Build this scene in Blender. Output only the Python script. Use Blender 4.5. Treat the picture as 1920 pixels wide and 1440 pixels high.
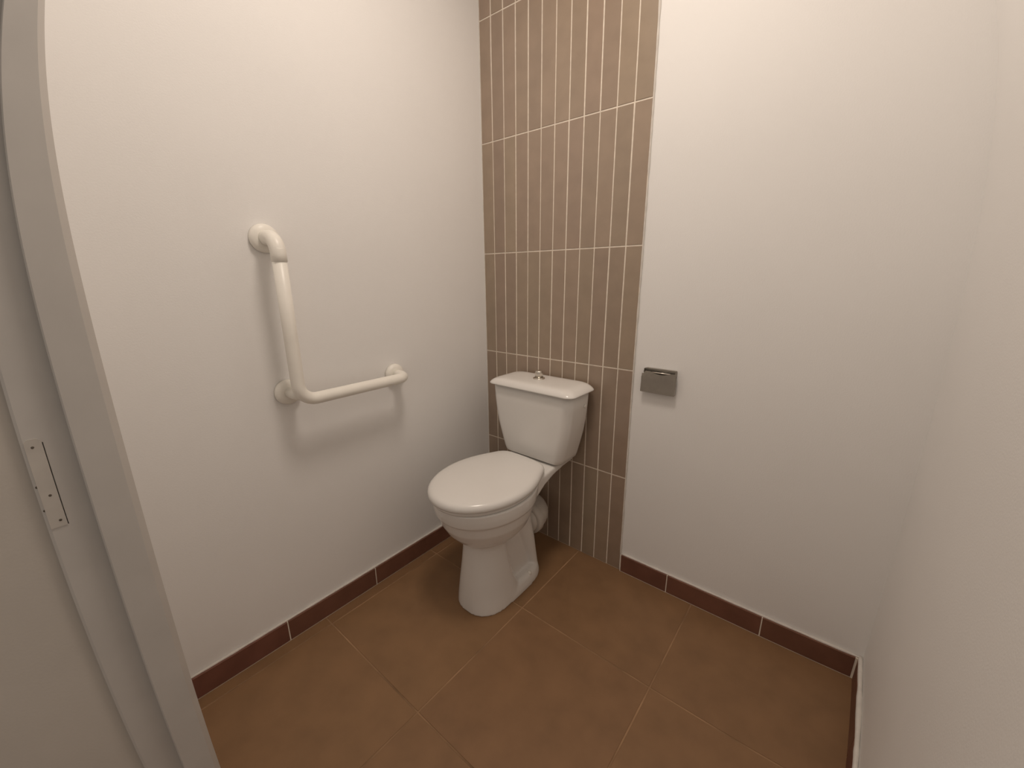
import bpy, bmesh, math, random
from mathutils import Matrix, Vector, noise
random.seed(7)
sc = bpy.context.scene
for o in list(bpy.data.objects):
    bpy.data.objects.remove(o)
COL = sc.collection
PI = math.pi

# ------------------------------------------------------------------ camera
CAM = (1.2996, -1.3983, 1.1941)
YAW, PITCH, ROLL = 0.68768, -0.26137, -0.00749
f = Vector((-math.sin(YAW)*math.cos(PITCH), math.cos(YAW)*math.cos(PITCH), math.sin(PITCH)))
r = Vector((math.cos(YAW), math.sin(YAW), 0)); u = r.cross(f)
r2 = math.cos(ROLL)*r + math.sin(ROLL)*u
u2 = -math.sin(ROLL)*r + math.cos(ROLL)*u
cd = bpy.data.cameras.new('camera'); cam = bpy.data.objects.new('camera', cd); COL.objects.link(cam)
cam.matrix_world = Matrix(((r2.x, u2.x, -f.x, CAM[0]), (r2.y, u2.y, -f.y, CAM[1]), (r2.z, u2.z, -f.z, CAM[2]), (0, 0, 0, 1)))
cd.sensor_width = 36; cd.sensor_fit = 'HORIZONTAL'; cd.lens = 14.2; cd.clip_start = 0.005
# the phone's ultra-wide lens bends straight lines near the frame's edge
cd.type = 'PANO'; cd.panorama_type = 'FISHEYE_LENS_POLYNOMIAL'
cd.fisheye_fov = math.radians(170)
K = [1.34659, -0.1489, -0.60234, 0.34943]
cd.fisheye_polynomial_k0 = 0.0
cd.fisheye_polynomial_k1 = -K[0]/18.75
cd.fisheye_polynomial_k2 = -K[1]/18.75**2
cd.fisheye_polynomial_k3 = -K[2]/18.75**3
cd.fisheye_polynomial_k4 = -K[3]/18.75**4
sc.camera = cam

# ------------------------------------------------------------------ light
sc.view_settings.view_transform = 'Standard'; sc.view_settings.look = 'None'
sc.view_settings.gamma = 1; sc.view_settings.use_curve_mapping = False
sc.view_settings.exposure = 0.0
w = bpy.data.worlds.new('World'); sc.world = w; w.use_nodes = True
bg = w.node_tree.nodes['Background']
bg.inputs[0].default_value = (1.0, 0.90, 0.80, 1); bg.inputs[1].default_value = 0.40
ld = bpy.data.lights.new('ceiling_lamp_offscreen', 'AREA'); lo = bpy.data.objects.new('ceiling_lamp_offscreen', ld); COL.objects.link(lo)
lo.location = (0.80, -0.76, 2.53); ld.shape = 'DISK'; ld.size = 0.36; ld.energy = 10.9; ld.color = (1.0, 0.86, 0.74)   # round diffuser lamp facing down

# ------------------------------------------------------------------ materials
def mat(name, col, rough=0.5, spec=0.5, metal=0.0, var=0.0, scale=8.0, detail=3.0, bump=0.0, bscale=200.0, rnd=0.0, hue=0.006, coat=0.0, col2=None, bdist=0.001):
    m = bpy.data.materials.new(name); m.use_nodes = True
    nt = m.node_tree; N = nt.nodes; L = nt.links
    b = N['Principled BSDF']
    b.inputs['Roughness'].default_value = rough; b.inputs['Metallic'].default_value = metal
    b.inputs['Specular IOR Level'].default_value = spec; b.inputs['Coat Weight'].default_value = coat
    b.inputs['Base Color'].default_value = (*col, 1)
    tc = N.new('ShaderNodeTexCoord'); geo = N.new('ShaderNodeNewGeometry')
    src = geo.outputs['Position']
    out = None
    if var > 0 or col2:
        n = N.new('ShaderNodeTexNoise'); n.inputs['Scale'].default_value = scale; n.inputs['Detail'].default_value = detail
        L.new(src, n.inputs['Vector'])
        cr = N.new('ShaderNodeValToRGB'); L.new(n.outputs['Fac'], cr.inputs['Fac'])
        c1 = tuple(c*(1-var) for c in col); c2 = col2 or tuple(min(1, c*(1+var)) for c in col)
        cr.color_ramp.elements[0].position = 0.3; cr.color_ramp.elements[1].position = 0.7
        cr.color_ramp.elements[0].color = (*c1, 1); cr.color_ramp.elements[1].color = (*c2, 1)
        out = cr.outputs['Color']
    if rnd > 0:
        oi = N.new('ShaderNodeObjectInfo'); hs = N.new('ShaderNodeHueSaturation')
        mr = N.new('ShaderNodeMapRange'); mr.inputs['To Min'].default_value = 1-rnd; mr.inputs['To Max'].default_value = 1+rnd
        L.new(oi.outputs['Random'], mr.inputs['Value']); L.new(mr.outputs['Result'], hs.inputs['Value'])
        mh = N.new('ShaderNodeMath'); mh.operation = 'MULTIPLY'; mh.inputs[1].default_value = 7.13
        fr = N.new('ShaderNodeMath'); fr.operation = 'FRACT'; m2 = N.new('ShaderNodeMapRange')
        m2.inputs['To Min'].default_value = 0.5-hue; m2.inputs['To Max'].default_value = 0.5+hue
        L.new(oi.outputs['Random'], mh.inputs[0]); L.new(mh.outputs[0], fr.inputs[0]); L.new(fr.outputs[0], m2.inputs['Value'])
        L.new(m2.outputs['Result'], hs.inputs['Hue'])
        if out: L.new(out, hs.inputs['Color'])
        else: hs.inputs['Color'].default_value = (*col, 1)
        out = hs.outputs['Color']
    if out: L.new(out, b.inputs['Base Color'])
    if bump > 0:
        n2 = N.new('ShaderNodeTexNoise'); n2.inputs['Scale'].default_value = bscale; n2.inputs['Detail'].default_value = 3
        L.new(src, n2.inputs['Vector'])
        bp = N.new('ShaderNodeBump'); bp.inputs['Strength'].default_value = bump; bp.inputs['Distance'].default_value = bdist
        L.new(n2.outputs['Fac'], bp.inputs['Height']); L.new(bp.outputs['Normal'], b.inputs['Normal'])
    return m

M = {
 'paint': mat('white_wall_paint', (0.87, 0.86, 0.845), 0.65, 0.3, var=0.012, scale=3, bump=0.25, bscale=260),
 'ceiling': mat('white_ceiling_paint', (0.90, 0.90, 0.89), 0.8, 0.2, var=0.01, scale=3),
 'frame': mat('satin_frame_paint', (0.56, 0.535, 0.505), 0.45, 0.4, var=0.03, scale=12, bump=0.1, bscale=120),
 'hall': mat('hall_paint', (0.58, 0.54, 0.49), 0.7, 0.2, var=0.03, scale=5, bump=0.2, bscale=200),
 'tile': mat('taupe_wall_tile', (0.32, 0.240, 0.175), 0.34, 1.0, var=0.07, scale=14, detail=5, bump=0.06, bscale=90, rnd=0.05),
 'grout': mat('cream_grout', (0.82, 0.74, 0.64), 0.9, 0.1, var=0.08, scale=60, bump=0.4, bscale=400),
 'caulk': mat('white_caulk', (0.70, 0.66, 0.61), 0.7, 0.2, var=0.06, scale=50),
 'floor': mat('brown_floor_tile', (0.25, 0.140, 0.069), 0.50, 0.35, var=0.09, scale=11, detail=9, bump=0.08, bscale=60, rnd=0.04, hue=0.0015),
 'fgrout': mat('brown_floor_grout', (0.34, 0.21, 0.12), 0.9, 0.1, var=0.45, scale=5, detail=4, bump=0.3, bscale=300),
 'skirt': mat('brown_skirting_tile', (0.18, 0.080, 0.052), 0.5, 0.35, var=0.12, scale=12, detail=6, rnd=0.06),
 'ceramic': mat('white_glazed_ceramic', (0.82, 0.80, 0.77), 0.12, 0.5, var=0.01, scale=4),
 'seat': mat('white_seat_plastic', (0.80, 0.78, 0.75), 0.22, 0.5, var=0.01, scale=4),
 'plastic': mat('cream_white_plastic', (0.90, 0.875, 0.81), 0.35, 0.4, var=0.02, scale=20),
 'pipe': mat('white_pipe_plastic', (0.62, 0.58, 0.53), 0.4, 0.4, var=0.03, scale=20),
 'rubber': mat('dark_rubber_gasket', (0.03, 0.025, 0.02), 0.7, 0.2, var=0.1, scale=30),
 'chrome': mat('chrome', (0.66, 0.62, 0.56), 0.27, 0.5, metal=1.0, bump=0.1, bscale=60),
 'steel': mat('brushed_steel', (0.40, 0.37, 0.33), 0.38, 0.5, metal=1.0, var=0.08, scale=25, bump=0.08, bscale=180),
 'dark': mat('dark_screw_metal', (0.16, 0.135, 0.11), 0.5, 0.4, metal=0.6, var=0.2, scale=60),
 'plate': mat('painted_plate', (0.56, 0.525, 0.48), 0.4, 0.4, var=0.05, scale=30),
}

# ------------------------------------------------------------------ helpers
def obj(name, bm, m, parent=None, smooth=False, kind=None, label=None, cat=None, group=None):
    bmesh.ops.recalc_face_normals(bm, faces=bm.faces)
    me = bpy.data.meshes.new(name); bm.to_mesh(me); bm.free()
    if smooth:
        for p in me.polygons: p.use_smooth = True
    me.materials.append(M[m])
    return link(name, me, parent, kind, label, cat, group)
def link(name, me, parent=None, kind=None, label=None, cat=None, group=None):
    o = bpy.data.objects.new(name, me); COL.objects.link(o)
    if parent: o.parent = parent
    if kind: o['kind'] = kind
    if label: o['label'] = label
    if cat: o['category'] = cat
    if group: o['group'] = group
    return o
def box(bm, x0, x1, y0, y1, z0, z1):
    vs = [bm.verts.new((x, y, z)) for x in (x0, x1) for y in (y0, y1) for z in (z0, z1)]
    for q in ((0,1,3,2), (4,6,7,5), (0,4,5,1), (2,3,7,6), (0,2,6,4), (1,5,7,3)):
        bm.faces.new([vs[i] for i in q])
def slab_mesh(name, m, a, b, t, ch):
    """chamfered slab: a x b in the local xy plane, thickness t below z=0, chamfer ch round the top"""
    bm = bmesh.new()
    rings = []
    for (i, z) in ((0, -t), (0, -ch), (ch, 0)):
        rings.append([bm.verts.new((x, y, z)) for x, y in ((i, i), (a-i, i), (a-i, b-i), (i, b-i))])
    for k in range(2):
        for j in range(4):
            bm.faces.new((rings[k][j], rings[k][(j+1) % 4], rings[k+1][(j+1) % 4], rings[k+1][j]))
    bm.faces.new(rings[2]); bm.faces.new(rings[0][::-1])
    bmesh.ops.recalc_face_normals(bm, faces=bm.faces)
    me = bpy.data.meshes.new(name); bm.to_mesh(me); bm.free(); me.materials.append(M[m])
    return me
_cache = {}
def slab(name, m, a, b, t, ch, mw, parent):
    k = (m, round(a, 4), round(b, 4), t, ch)
    if k not in _cache: _cache[k] = slab_mesh(name, m, a, b, t, ch)
    o = link(name, _cache[k], parent); o.matrix_world = mw
    return o
def frame_mat(origin, X, Y):
    X = Vector(X); Y = Vector(Y); Z = X.cross(Y); o = Vector(origin)
    return Matrix(((X.x, Y.x, Z.x, o.x), (X.y, Y.y, Z.y, o.y), (X.z, Y.z, Z.z, o.z), (0, 0, 0, 1)))
def loft(bm, rings, cap=True):
    R = [[bm.verts.new(p) for p in ring] for ring in rings]
    n = len(R[0])
    for a, b in zip(R[:-1], R[1:]):
        for j in range(n):
            bm.faces.new((a[j], a[(j+1) % n], b[(j+1) % n], b[j]))
    if cap:
        for ring in (R[0], R[-1]):
            c = Vector((0, 0, 0))
            for v in ring: c += v.co
            cv = bm.verts.new(c/n)
            for j in range(n): bm.faces.new((ring[j], ring[(j+1) % n], cv))
def tube(bm, pts, rad, seg=20, cap=True):
    pts = [Vector(p) for p in pts]; n = len(pts)
    rad = rad if isinstance(rad, (list, tuple)) else [rad]*n
    t0 = (pts[1]-pts[0]).normalized(); up = Vector((0, 0, 1)) if abs(t0.z) < 0.9 else Vector((1, 0, 0))
    nrm = (up - t0*up.dot(t0)).normalized(); rings = []
    for i in range(n):
        t = (pts[min(i+1, n-1)]-pts[max(i-1, 0)]).normalized()
        nrm = (nrm - t*nrm.dot(t)).normalized(); bi = t.cross(nrm)
        rings.append([pts[i] + rad[i]*(math.cos(2*PI*j/seg)*nrm + math.sin(2*PI*j/seg)*bi) for j in range(seg)])
    loft(bm, rings, cap)
def lathe(bm, prof, origin, axis, seg=32):
    """prof: (distance along axis, radius)"""
    ax = Vector(axis).normalized(); o = Vector(origin)
    up = Vector((0, 0, 1)) if abs(ax.z) < 0.9 else Vector((1, 0, 0))
    a = (up-ax*up.dot(ax)).normalized(); b = ax.cross(a)
    loft(bm, [[o+ax*d+rr*(math.cos(2*PI*j/seg)*a+math.sin(2*PI*j/seg)*b) for j in range(seg)] for d, rr in prof])
def arc(c, e1, e2, rad, n, a0=0.0, a1=PI/2):
    c = Vector(c); e1 = Vector(e1); e2 = Vector(e2)
    return [c + rad*(math.cos(a0+(a1-a0)*i/n)*e1 + math.sin(a0+(a1-a0)*i/n)*e2) for i in range(n+1)]
def bead(bm, pts, rad, amp, seg=8, step=0.02):
    """slightly uneven strip of filler along a straight line"""
    a, b = Vector(pts[0]), Vector(pts[1]); n = max(2, int((b-a).length/step))
    P = []; R = []
    for i in range(n+1):
        q = a.lerp(b, i/n); s = noise.noise(q*23+Vector((3.1, 1.7, 9.2)))
        P.append(q); R.append(rad*(1+amp*s))
    tube(bm, P, R, seg)

# ------------------------------------------------------------------ the room
W = 1.511; H = 2.58; YF = -1.326; YO = -1.443; YH = -2.85; XE = 2.6; XH = 0.366
XJ = 0.40; XR = 1.37
def struct(name, m, *boxes, label=None):
    bm = bmesh.new()
    for b in boxes: box(bm, *b)
    return obj(name, bm, m, kind='structure', label=label)
floor = struct('floor', 'fgrout', (-0.12, XE, YH-0.1, 0.12, -0.08, -0.0014), label='brown square ceramic floor tiles with thin joints')
struct('ceiling', 'ceiling', (-0.12, XE, YH-0.1, 0.12, H, H+0.08), label='plain white ceiling above the small toilet room')
wall_left = struct('wall_left', 'paint', (-0.12, 0, YO, 0.12, 0, H), label='white painted wall that carries the grab bar')
wall_back = struct('wall_back', 'paint', (0, W, 0, 0.12, 0, H), label='white wall with a taupe tiled strip behind the toilet')
wall_right = struct('wall_right', 'paint', (W, W+0.1, YO, 0.12, 0, H), label='plain white painted wall opposite the grab bar')
wall_front = struct('wall_front', 'paint', (0, 0.36, YO, YF, 0, H), (XR+0.04, W, YO, YF, 0, H), (0.36, XR+0.04, YO, YF, 2.08, H), label='white wall around the doorway')
struct('wall_hall', 'hall', (0.25, XH, YH, YO, 0, H), (W+0.1, XE, YO, YO+0.1, 0, H), label='beige corridor wall outside the doorway')

# tiled strip: 12 columns of tall narrow tiles on recessed cream grout
C0, CW, CL, H0, RH = 0.0627, 0.0608, 0.0584, 0.4211, 0.435
xs = [0.0] + [C0+i*CW for i in range(11)]; xs.append(xs[-1]+CL)
zs = [0.0, H0]
while zs[-1] < H-0.01: zs.append(min(zs[-1]+RH, H))
XT = xs[-1]
bm = bmesh.new(); box(bm, 0, XT+0.0015, -0.0048, 0.0, 0, H)
obj('grout_bed', bm, 'grout', wall_back)
bm = bmesh.new(); bead(bm, ((XT+0.001, -0.0022, 0.0), (XT+0.001, -0.0022, H)), 0.0036, 0.45, 8, 0.015)
obj('edge_filler', bm, 'caulk', wall_back, True)
bm = bmesh.new(); bead(bm, ((0.0016, -0.0056, 0.0), (0.0016, -0.0056, H)), 0.0022, 0.3, 8, 0.03)
obj('corner_filler', bm, 'caulk', wall_back, True)
for i in range(12):
    for j in range(len(zs)-1):
        jw = [0.0048, 0.0040, 0.0043, 0.0052][(i*5+j*3) % 4]
        jl = 0.0022 if i else 0.001
        a = xs[i]+jl; b = xs[i+1]-(jw-0.002 if i < 11 else 0.001)
        z0 = zs[j]+(0.0024 if j else 0.002); z1 = zs[j+1]-0.0024
        slab('wall_tile', 'tile', b-a, z1-z0, 0.005, 0.0006, frame_mat((a, -0.0062+random.uniform(-.0003, .0002), z0), (1, 0, 0), (0, 0, 1)), wall_back)

# floor tiles
T = 0.4832; AX = 0.5367; BY = -0.4191; G = 0.0022
fx = sorted([AX+i*T for i in range(-1, 5)]+[0.0]); fx = [x for x in fx if x < XE]+[XE]
fy = sorted([BY-i*T for i in range(0, 6)]+[0.0]); fy = [y for y in fy if y > YH]; fy = [YH]+fy
for i in range(len(fx)-1):
    for j in range(len(fy)-1):
        x0, x1, y0, y1 = fx[i]+G*(fx[i] > 0), fx[i+1]-G, fy[j]+G, fy[j+1]-G*(fy[j+1] < 0)
        slab('floor_tile', 'floor', x1-x0, y1-y0, 0.006, 0.0008, frame_mat((x0, y0, 0), (1, 0, 0), (0, 1, 0)), floor)

# skirting tiles
SK, SH = 0.013, 0.079
def skirting(name, segs, mk, body, filler, label, fr=0.0042):
    bm = bmesh.new(); box(bm, *body); b = obj(name, bm, 'grout', kind='structure', label=label)
    for s0, s1 in segs:
        mw, a = mk(s0, s1)
        slab('skirting_tile', 'skirt', a, SH-0.004, 0.009, 0.0012, mw, b)
    bm = bmesh.new(); bead(bm, filler, fr, 0.5, 8, 0.02); obj('top_filler', bm, 'caulk', b, True)
    return b
gy = 0.0018
js = [-0.010, -0.190, -0.693, -1.026, YF-0.01]
skirting('baseboard_left', [(js[i+1]+gy, js[i]-gy) for i in range(0, 4)],
         lambda a, b: (frame_mat((SK, a, 0.003), (0, 1, 0), (0, 0, 1)), b-a),
         (0, SK-0.0016, YF, -0.007, 0, SH-0.002), ((0.004, -0.007, SH), (0.004, YF, SH)), 'brown tile skirting along the grab bar wall')
js = [XT+0.006, 0.924, 1.2425, W-SK-0.0035]
skirting('baseboard_back', [(js[i]+gy, js[i+1]-gy) for i in range(3)],
         lambda a, b: (frame_mat((a, -SK, 0.003), (1, 0, 0), (0, 0, 1)), b-a),
         (XT+0.004, W, -SK+0.0016, 0, 0, SH-0.002), ((XT+0.004, -0.004, SH), (W, -0.004, SH)), 'brown tile skirting beside the taupe tiled strip')
js = [-SK-0.001, -0.30, -0.63, -0.96, YF]
skirting('baseboard_right', [(js[i+1]+gy, js[i]-gy) for i in range(4)],
         lambda a, b: (frame_mat((W-SK, b, 0.003), (0, -1, 0), (0, 0, 1)), b-a),
         (W-SK+0.0016, W, YF, 0, 0, SH-0.002), ((W-0.006, 0, SH-0.001), (W-0.006, YF, SH-0.001)), 'brown tile skirting along the plain wall', 0.0068)

# door frame: jamb with a stop, a rebate and the painted keep
bm = bmesh.new()
prof = [(0.355, -1.3262), (0.389, -1.3262), (XJ, -1.3365), (XJ, -1.3835), (XJ-0.002, -1.3855), (0.379, -1.3855),
        (0.379, -1.4405), (0.377, -1.4445), (0.355, -1.4445)]
loft(bm, [[(x, y, z) for x, y in prof] for z in (0.0, 2.1)])
jamb = obj('trim_1', bm, 'frame', kind='structure', label='grey painted door jamb with a rebate at the doorway')
bm = bmesh.new()
loft(bm, [[(XR+XJ-x, y, z) for x, y in prof] for z in (0.0, 2.1)])
obj('trim_2', bm, 'frame', kind='structure', label='grey painted door jamb opposite the keep plate')
bm = bmesh.new()
pts = []
pw, pz0, pz1, py0 = 0.021, 0.812, 0.963, -1.4405
out = [(py0, pz0), (py0+pw, pz0)] + [(py0+pw-0.009+0.009*math.cos(a), pz1-0.009+0.009*math.sin(a)) for a in [k*PI/12 for k in range(7)]] + [(py0+0.004, pz1), (py0, pz1-0.004)]
loft(bm, [[(x, y, z) for y, z in out] for x in (0.3785, 0.3802)])
plate = obj('keep_plate', bm, 'plate', jamb, label='beige painted lock keep with rounded top')
# the open gap beside the keep is a real groove cut into the jamb
bm = bmesh.new(); box(bm, 0.3730, 0.3850, py0+pw, py0+pw+0.0013, pz0, pz1-0.008)
bmesh.ops.recalc_face_normals(bm, faces=bm.faces)
cm = bpy.data.meshes.new('cutter'); bm.to_mesh(cm); bm.free()
co = bpy.data.objects.new('cutter', cm); COL.objects.link(co)
md = jamb.modifiers.new('groove', 'BOOLEAN'); md.operation = 'DIFFERENCE'; md.solver = 'EXACT'; md.object = co
bpy.context.view_layer.update()
dg = bpy.context.evaluated_depsgraph_get()
nm = bpy.data.meshes.new_from_object(jamb.evaluated_get(dg))
jamb.modifiers.clear(); jamb.data = nm
bpy.data.objects.remove(co); bpy.data.meshes.remove(cm)
for (yy, zz) in ((-1.4315, 0.950), (-1.4290, 0.868), (-1.4265, 0.823)):
    bm = bmesh.new(); lathe(bm, [(0, 0.0022), (0.0005, 0.0018)], (0.3801, yy, zz), (1, 0, 0), 12); obj('screw', bm, 'dark', plate)
for zz in (0.886, 0.845):
    bm = bmesh.new(); lathe(bm, [(0, 0.0021), (0.0005, 0.0016)], (0.3792, -1.4408, zz), (1, 0, 0.0), 10); obj('screw', bm, 'dark', plate)

# ------------------------------------------------------------------ toilet
XT0 = 0.389
def thing(name, loc, label, cat):
    o = bpy.data.objects.new(name, None); COL.objects.link(o); o.location = loc
    o['label'] = label; o['category'] = cat; o.empty_display_size = 0.1
    return o
toilet = thing('toilet', (XT0, 0, 0), 'white ceramic close-coupled toilet with its lid closed', 'toilet')
# parts are modelled with x measured from the toilet's axis (local coordinates)
def sgn(v, e): return math.copysign(abs(v)**e, v)
def egg(yf, yb, yc, hw, nf, nb, z, n=56):
    P = []
    for i in range(n):
        t = 2*PI*i/n; c, s = math.cos(t), math.sin(t)
        e = 2.0/(nf if s < 0 else nb); a = (yc-yf) if s < 0 else (yb-yc)
        P.append((hw*sgn(c, e), yc+a*sgn(s, e), z))
    return P
def rrect(x0, x1, y0, y1, rad, z, k=6):
    P = []
    for cx, cy, a in ((x1-rad, y1-rad, 0), (x0+rad, y1-rad, PI/2), (x0+rad, y0+rad, PI), (x1-rad, y0+rad, 1.5*PI)):
        for i in range(k+1):
            t = a+PI/2*i/k; P.append((cx+rad*math.cos(t), cy+rad*math.sin(t), z))
    return P
bm = bmesh.new()
# front column
loft(bm, [egg(a, b, c, h, n, 3.2, z) for z, a, b, c, h, n in (
    (0.0, -.562, -.33, -.42, .105, 2.5), (.03, -.560, -.34, -.42, .103, 2.5), (.10, -.553, -.375, -.435, .093, 2.4), (.18, -.544, -.39, -.445, .084, 2.2),
    (.25, -.537, -.40, -.45, .078, 2.1), (.31, -.540, -.38, -.45, .082, 2.1))])
# foot
loft(bm, [egg(a, b, -.38, h, n, 3.6, z) for z, a, b, h, n in (
    (0.0, -.560, -.196, .1065, 2.4), (.02, -.556, -.197, .1055, 2.4), (.040, -.54, -.200, .100, 2.3), (.052, -.50, -.206, .088, 2.2))])
# web behind the column
loft(bm, [egg(a, b, -.33, h, 3.2, 3.4, z) for z, a, b, h in (
    (0.02, -.46, -.203, .062), (.12, -.44, -.212, .056), (.22, -.43, -.220, .053), (.32, -.42, -.222, .053), (.43, -.40, -.220, .058))])
# sloping bulge of the trap
loft(bm, [egg(a, b, c, h, 2.0, 2.4, z) for z, a, b, c, h in (
    (.02, -.265, -.202, -.23, .080), (.10, -.285, -.208, -.245, .076), (.17, -.315, -.214, -.26, .074), (.24, -.35, -.224, -.285, .070), (.31, -.39, -.232, -.31, .073), (.36, -.43, -.236, -.33, .09))])
# bowl
loft(bm, [egg(a, b, -.43, h, 2.1, 2.0, z) for z, a, b, h in (
    (.262, -.530, -.35, .066), (.276, -.550, -.32, .095), (.296, -.573, -.29, .119), (.325, -.598, -.27, .140), (.36, -.618, -.255, .154), (.400, -.631, -.245, .162),
    (.405, -.639, -.238, .168), (.43, -.644, -.230, .171), (.456, -.646, -.228, .172))])
# deck under the tank
def ysec(y, h, z0, z1, rad=0.008, k=3):
    return [(p[0], y, p[1]) for p in rrect(-h, h, z0, z1, rad, 0, k)]
loft(bm, [ysec(y, h, a, b) for y, h, a, b in ((-.020, .112, .440, .465), (-.10, .115, .438, .465), (-.18, .120, .432, .465), (-.25, .126, .418, .464), (-.30, .132, .400, .461), (-.36, .136, .38, .455))])
bowl = obj('bowl', bm, 'ceramic', toilet, True)
md = bowl.modifiers.new('fuse', 'REMESH'); md.mode = 'VOXEL'; md.voxel_size = 0.0035; md.use_smooth_shade = True
md = bowl.modifiers.new('soften', 'SMOOTH'); md.factor = 0.5; md.iterations = 7
for s in (-1, 1):
    bm = bmesh.new(); lathe(bm, [(0, .010), (.004, .0095), (.008, .006), (.0095, .002)], (s*.090, -.300, .044), (s, 0, .6), 16)
    obj('bolt_cap', bm, 'plastic', bowl, True)
# seat ring and lid
def lid_outline(n=18):
    yf, yb, yc, hw, wb = -.664, -.220, -.440, .177, .096
    R = []
    for i in range(n+1):                                            # front half, from the nose to the widest point
        t = PI/2*i/n; R.append((hw*math.sin(t)**0.96, yc+(yf-yc)*math.cos(t)))
    for i in range(1, 15):                                          # narrowing towards the hinges
        s = i/14*0.80; R.append((hw-(hw-wb)*s**1.9, yc+(yb-yc)*s))
    x, y = R[-1]
    cx, cy = x-.042, y
    for i in range(1, 8):
        t = PI/2*i/7; R.append((cx+.042*math.cos(t), cy+(yb-cy)*math.sin(t)))
    for i in range(1, 6): R.append((cx*(1-i/5), yb+.004*(1-(1-i/5)**2)))
    L = [(-x, y) for x, y in R[1:-1]][::-1]
    P = R+L; n2 = 128                                               # even spacing, then soften the corners
    d = [0.0]
    for i in range(len(P)): d.append(d[-1]+math.dist(P[i], P[(i+1) % len(P)]))
    Q = []; k = 0
    for i in range(n2):
        t = d[-1]*i/n2
        while d[k+1] < t: k += 1
        a = (t-d[k])/(d[k+1]-d[k]); p, q = P[k], P[(k+1) % len(P)]
        Q.append((p[0]+(q[0]-p[0])*a, p[1]+(q[1]-p[1])*a))
    for _ in range(9):
        Q = [((Q[i-1][0]+2*Q[i][0]+Q[(i+1) % n2][0])/4, (Q[i-1][1]+2*Q[i][1]+Q[(i+1) % n2][1])/4) for i in range(n2)]
    return Q
LO = lid_outline(); LC, LS = math.cos(math.radians(2.5)), math.sin(math.radians(2.5))
def lid_ring(k, z, crown=0.0):
    cy = -.43
    P = []
    for x, y in LO:                                                 # seat and lid sit a little askew on their hinges
        px, py = x*(1-k/.18), (y-cy)*(1-k/.23)
        P.append((px*LC+py*LS, cy-px*LS+py*LC, z+crown))
    return P
bm = bmesh.new()
loft(bm, [lid_ring(k, z) for k, z in ((.020, .4565), (.012, .457), (.010, .461), (.010, .470), (.014, .474), (.03, .4745))])
obj('seat', bm, 'seat', toilet, True)
bm = bmesh.new()
loft(bm, [lid_ring(k, z) for k, z in ((.020, .4720), (.008, .4722), (.002, .4735), (0, .478), (0, .485), (.002, .4915), (.006, .4965), (.012, .500), (.022, .5025), (.05, .505), (.09, .5065), (.13, .507))])
lid = obj('seat_lid', bm, 'seat', toilet, True)
for s in (-1, 1):
    bm = bmesh.new(); tube(bm, [(s*.050, -.236, .470), (s*.078, -.236, .470)], .0075, 16)
    box(bm, s*.064-.010, s*.064+.010, -.242, -.230, .460, .470)
    obj('hinge', bm, 'seat', toilet)
# tank
bm = bmesh.new()
loft(bm, [rrect(-h, h, yf, -.024, rd, z, 8) for z, h, yf, rd in (
    (.4695, .128, -.162, .03), (.472, .137, -.173, .032), (.478, .143, -.179, .034), (.495, .1485, -.182, .035), (.55, .163, -.186, .036), (.60, .175, -.190, .037), (.65, .183, -.193, .038), (.70, .188, -.195, .038), (.765, .191, -.197, .038))])
tank = obj('tank', bm, 'ceramic', toilet, True)
bm = bmesh.new(); lathe(bm, [(0, .008), (.003, .008), (.005, .005)], (.1885, -.075, .708), (1, 0, -.08), 16); obj('inlet_cap', bm, 'plastic', tank, True)
bm = bmesh.new(); box(bm, -.10, .10, -.15, -.045, .462, .4715); obj('gasket', bm, 'rubber', toilet)
bm = bmesh.new()
loft(bm, [rrect(-.204+ix, .209-ix, -.211+iy, -.019-ib, rd, z, 8) for z, ix, iy, ib, rd in (
    (.7655, .012, .012, .004, .03), (.7657, .002, .002, .001, .034), (.7675, 0, 0, 0, .035), (.771, .001, .001, .0, .035), (.7765, .006, .004, .002, .035), (.782, .013, .008, .004, .036),
    (.787, .022, .014, .007, .037), (.7905, .033, .022, .012, .038), (.792, .046, .034, .022, .036), (.7925, .07, .055, .045, .03))])
obj('tank_lid', bm, 'ceramic', toilet, True)
bm = bmesh.new(); lathe(bm, [(0, .0165), (.0225, .0165), (.027, .0158), (.0300, .0130), (.0315, .007), (.0318, .002)], (-.010, -.103, .7965), (0, 0, 1), 28)
btn = obj('flush_button', bm, 'chrome', toilet, True)
bm = bmesh.new(); lathe(bm, [(0, .0245), (.0025, .0245), (.0045, .0235), (.006, .0185), (.0065, .017)], (-.010, -.103, .7918), (0, 0, 1), 28)
obj('collar', bm, 'chrome', btn, True)
bm = bmesh.new()
tube(bm, [(0, -.215, .190), (0, -.19, .190), (0, -.170, .190), (0, -.165, .190)] + arc((-.072, -.160, .190), (1, 0, 0), (0, 1, 0), .072, 14) + [Vector((-.12, -.088, .188)), Vector((-.386, -.088, .178))],
     [.050, .050, .050, .056] + [.057]*15 + [.055, .055], 32)
wp = obj('waste_pipe', bm, 'pipe', toilet, True)
bm = bmesh.new(); lathe(bm, [(0, .054), (.002, .061), (.006, .063), (.030, .063), (.034, .061), (.036, .056)], (0, -.190, .190), (0, 1, 0), 36)
obj('collar', bm, 'pipe', wp, True)

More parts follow.
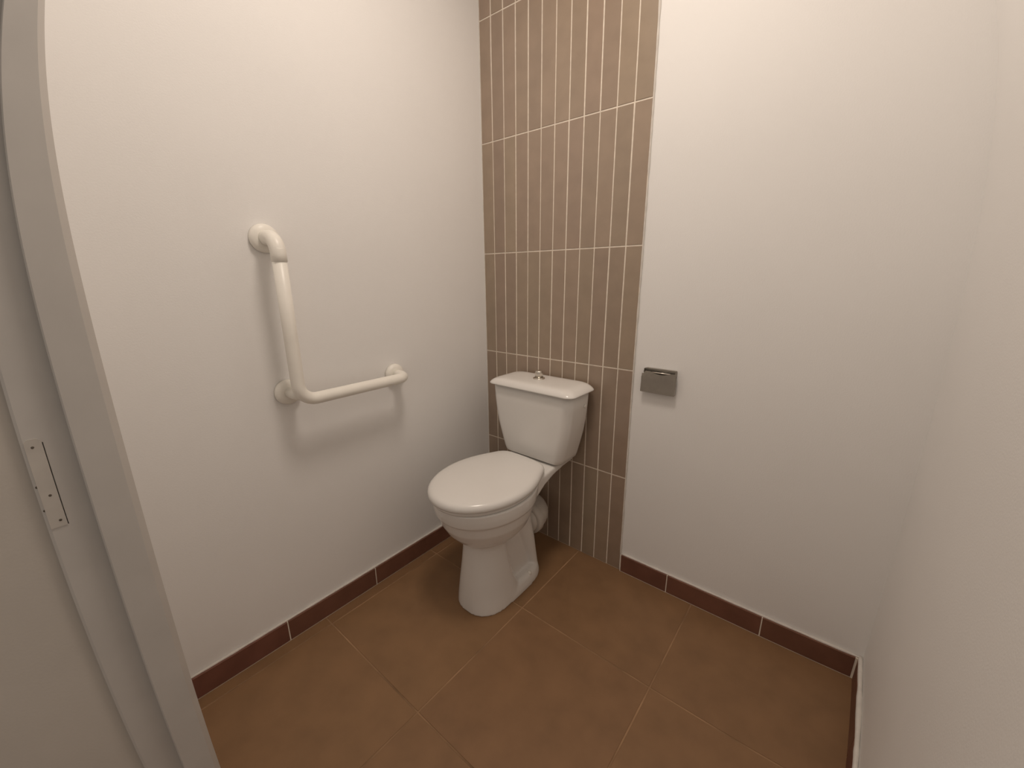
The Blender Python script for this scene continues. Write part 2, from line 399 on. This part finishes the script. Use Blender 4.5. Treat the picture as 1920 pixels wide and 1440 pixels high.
# ------------------------------------------------------------------ grab bar
YV, YE, ZT, ZB, D = -0.910, -0.528, 1.300, 0.838, 0.085
gb = thing('grab_bar', (0, YV, ZB), 'cream L-shaped grab bar fixed to the white wall', 'grab bar')
def gobj(name, bm, m, parent):
    bmesh.ops.translate(bm, verts=bm.verts, vec=(0, -YV, -ZB))
    return obj(name, bm, m, parent, True)
RT = 0.0185; RB = 0.050
bm = bmesh.new()
path = [Vector((D, YV, ZT-.03)), Vector((D, YV, ZB+.2)), Vector((D, YV, ZB+RB+.02))]
path += arc((D, YV+RB, ZB+RB), (0, -1, 0), (0, 0, -1), RB, 12)
path += [Vector((D, YV+RB+.02, ZB)), Vector((D, YE-.2, ZB)), Vector((D, YE-RB-.005, ZB))]
path += arc((D-.042, YE-.042, ZB), (1, 0, 0), (0, 1, 0), .042, 10)
path += [Vector((0.004, YE, ZB))]
tube(bm, path, RT, 24); gobj('tube', bm, 'plastic', gb)
bm = bmesh.new()
tube(bm, [(0.004, YV, ZT), (D-.05, YV, ZT)] + arc((D-.045, YV, ZT-.045), (0, 0, 1), (1, 0, 0), .045, 12) + [Vector((D, YV, ZT-.064)), Vector((D, YV, ZT-.066))], [RT+.0016]*16 + [RT-.002], 24)
gobj('elbow', bm, 'plastic', gb)
bm = bmesh.new(); tube(bm, [(0.004, YV, ZB+.016), (D-.03, YV+.004, ZB+.016), (D, YV+.010, ZB+.018)], RT-.001, 24); gobj('wall_stub', bm, 'plastic', gb)
for yy, zz in ((YV, ZT), (YV, ZB+.016), (YE, ZB)):
    bm = bmesh.new(); lathe(bm, [(0, .0385), (.010, .0385), (.015, .036), (.019, .030), (.021, .0215)], (0.0005, yy, zz), (1, 0, 0), 40)
    gobj('flange', bm, 'plastic', gb)

# ------------------------------------------------------------------ paper holder
TX0, TX1, TZ0, TZ1 = 0.768, 0.886, 0.791, 0.876
ph = thing('paper_holder', ((TX0+TX1)/2, 0, TZ0), 'empty steel toilet paper holder with flap on white wall', 'paper holder')
def pobj(name, bm, m, parent, smooth=False):
    bmesh.ops.translate(bm, verts=bm.verts, vec=(-(TX0+TX1)/2, 0, -TZ0))
    return obj(name, bm, m, parent, smooth)
bm = bmesh.new()
loft(bm, [[(x, y, z) for x, z in ((TX0+.012, TZ0+.02), (TX1-.006, TZ0+.02), (TX1-.002, TZ1-.014), (TX1-.002, TZ1-.003), (TX1-.005, TZ1), (TX0+.012, TZ1), (TX0+.006, TZ1-.008), (TX0+.006, TZ1-.02))] for y in (0, -.0015)])
pobj('back_plate', bm, 'steel', ph)
bm = bmesh.new(); box(bm, TX0+.012, TX1-.003, -.013, -.001, TZ1-.0016, TZ1); pobj('top_lip', bm, 'steel', ph)
for x in (TX0+.007, TX1-.0035):
    bm = bmesh.new(); box(bm, x-.0008, x+.0008, -.017, -.001, TZ1-.020, TZ1-.002); pobj('hinge_ear', bm, 'steel', ph)
bm = bmesh.new(); tube(bm, [(TX0+.004, -.0125, TZ1-.013), (TX1-.0005, -.0125, TZ1-.013)], .0024, 12); pobj('hinge_pin', bm, 'chrome', ph, True)
# flap: curved-notch top edge, tilted a little out at its foot
top = []
for i in range(21):
    s = i/20; x = TX0+(TX1-TX0)*s
    d = abs(s-.56)/.30
    zt = TZ1-.010 - (.0085*(1-d*d) if d < 1 else 0)
    if s < .06: zt -= .010
    top.append((x, zt))
bm = bmesh.new()
def flap_y(z): return -.0150 - (TZ1-.010-z)*.07
rings = []
for dy in (0, -.0018):
    ring = [(x, flap_y(z)+dy, z) for x, z in top] + [(x, flap_y(z)+dy, z) for x, z in ((TX1+.0005, TZ0+.0), (TX0-.0005, TZ0+.0))]
    rings.append(ring)
R = [[bm.verts.new(p) for p in ring] for ring in rings]
n = len(R[0])
for j in range(n): bm.faces.new((R[0][j], R[0][(j+1) % n], R[1][(j+1) % n], R[1][j]))
bm.faces.new(R[0]); bm.faces.new(R[1][::-1])
y0 = flap_y(TZ0); box(bm, TX0, TX1, y0-.0015, y0+.010, TZ0-.0012, TZ0+.0004)
for x in (TX0, TX1-.0012): box(bm, x, x+.0012, y0, y0+.012, TZ0, TZ1-.03)
pobj('flap', bm, 'steel', ph)
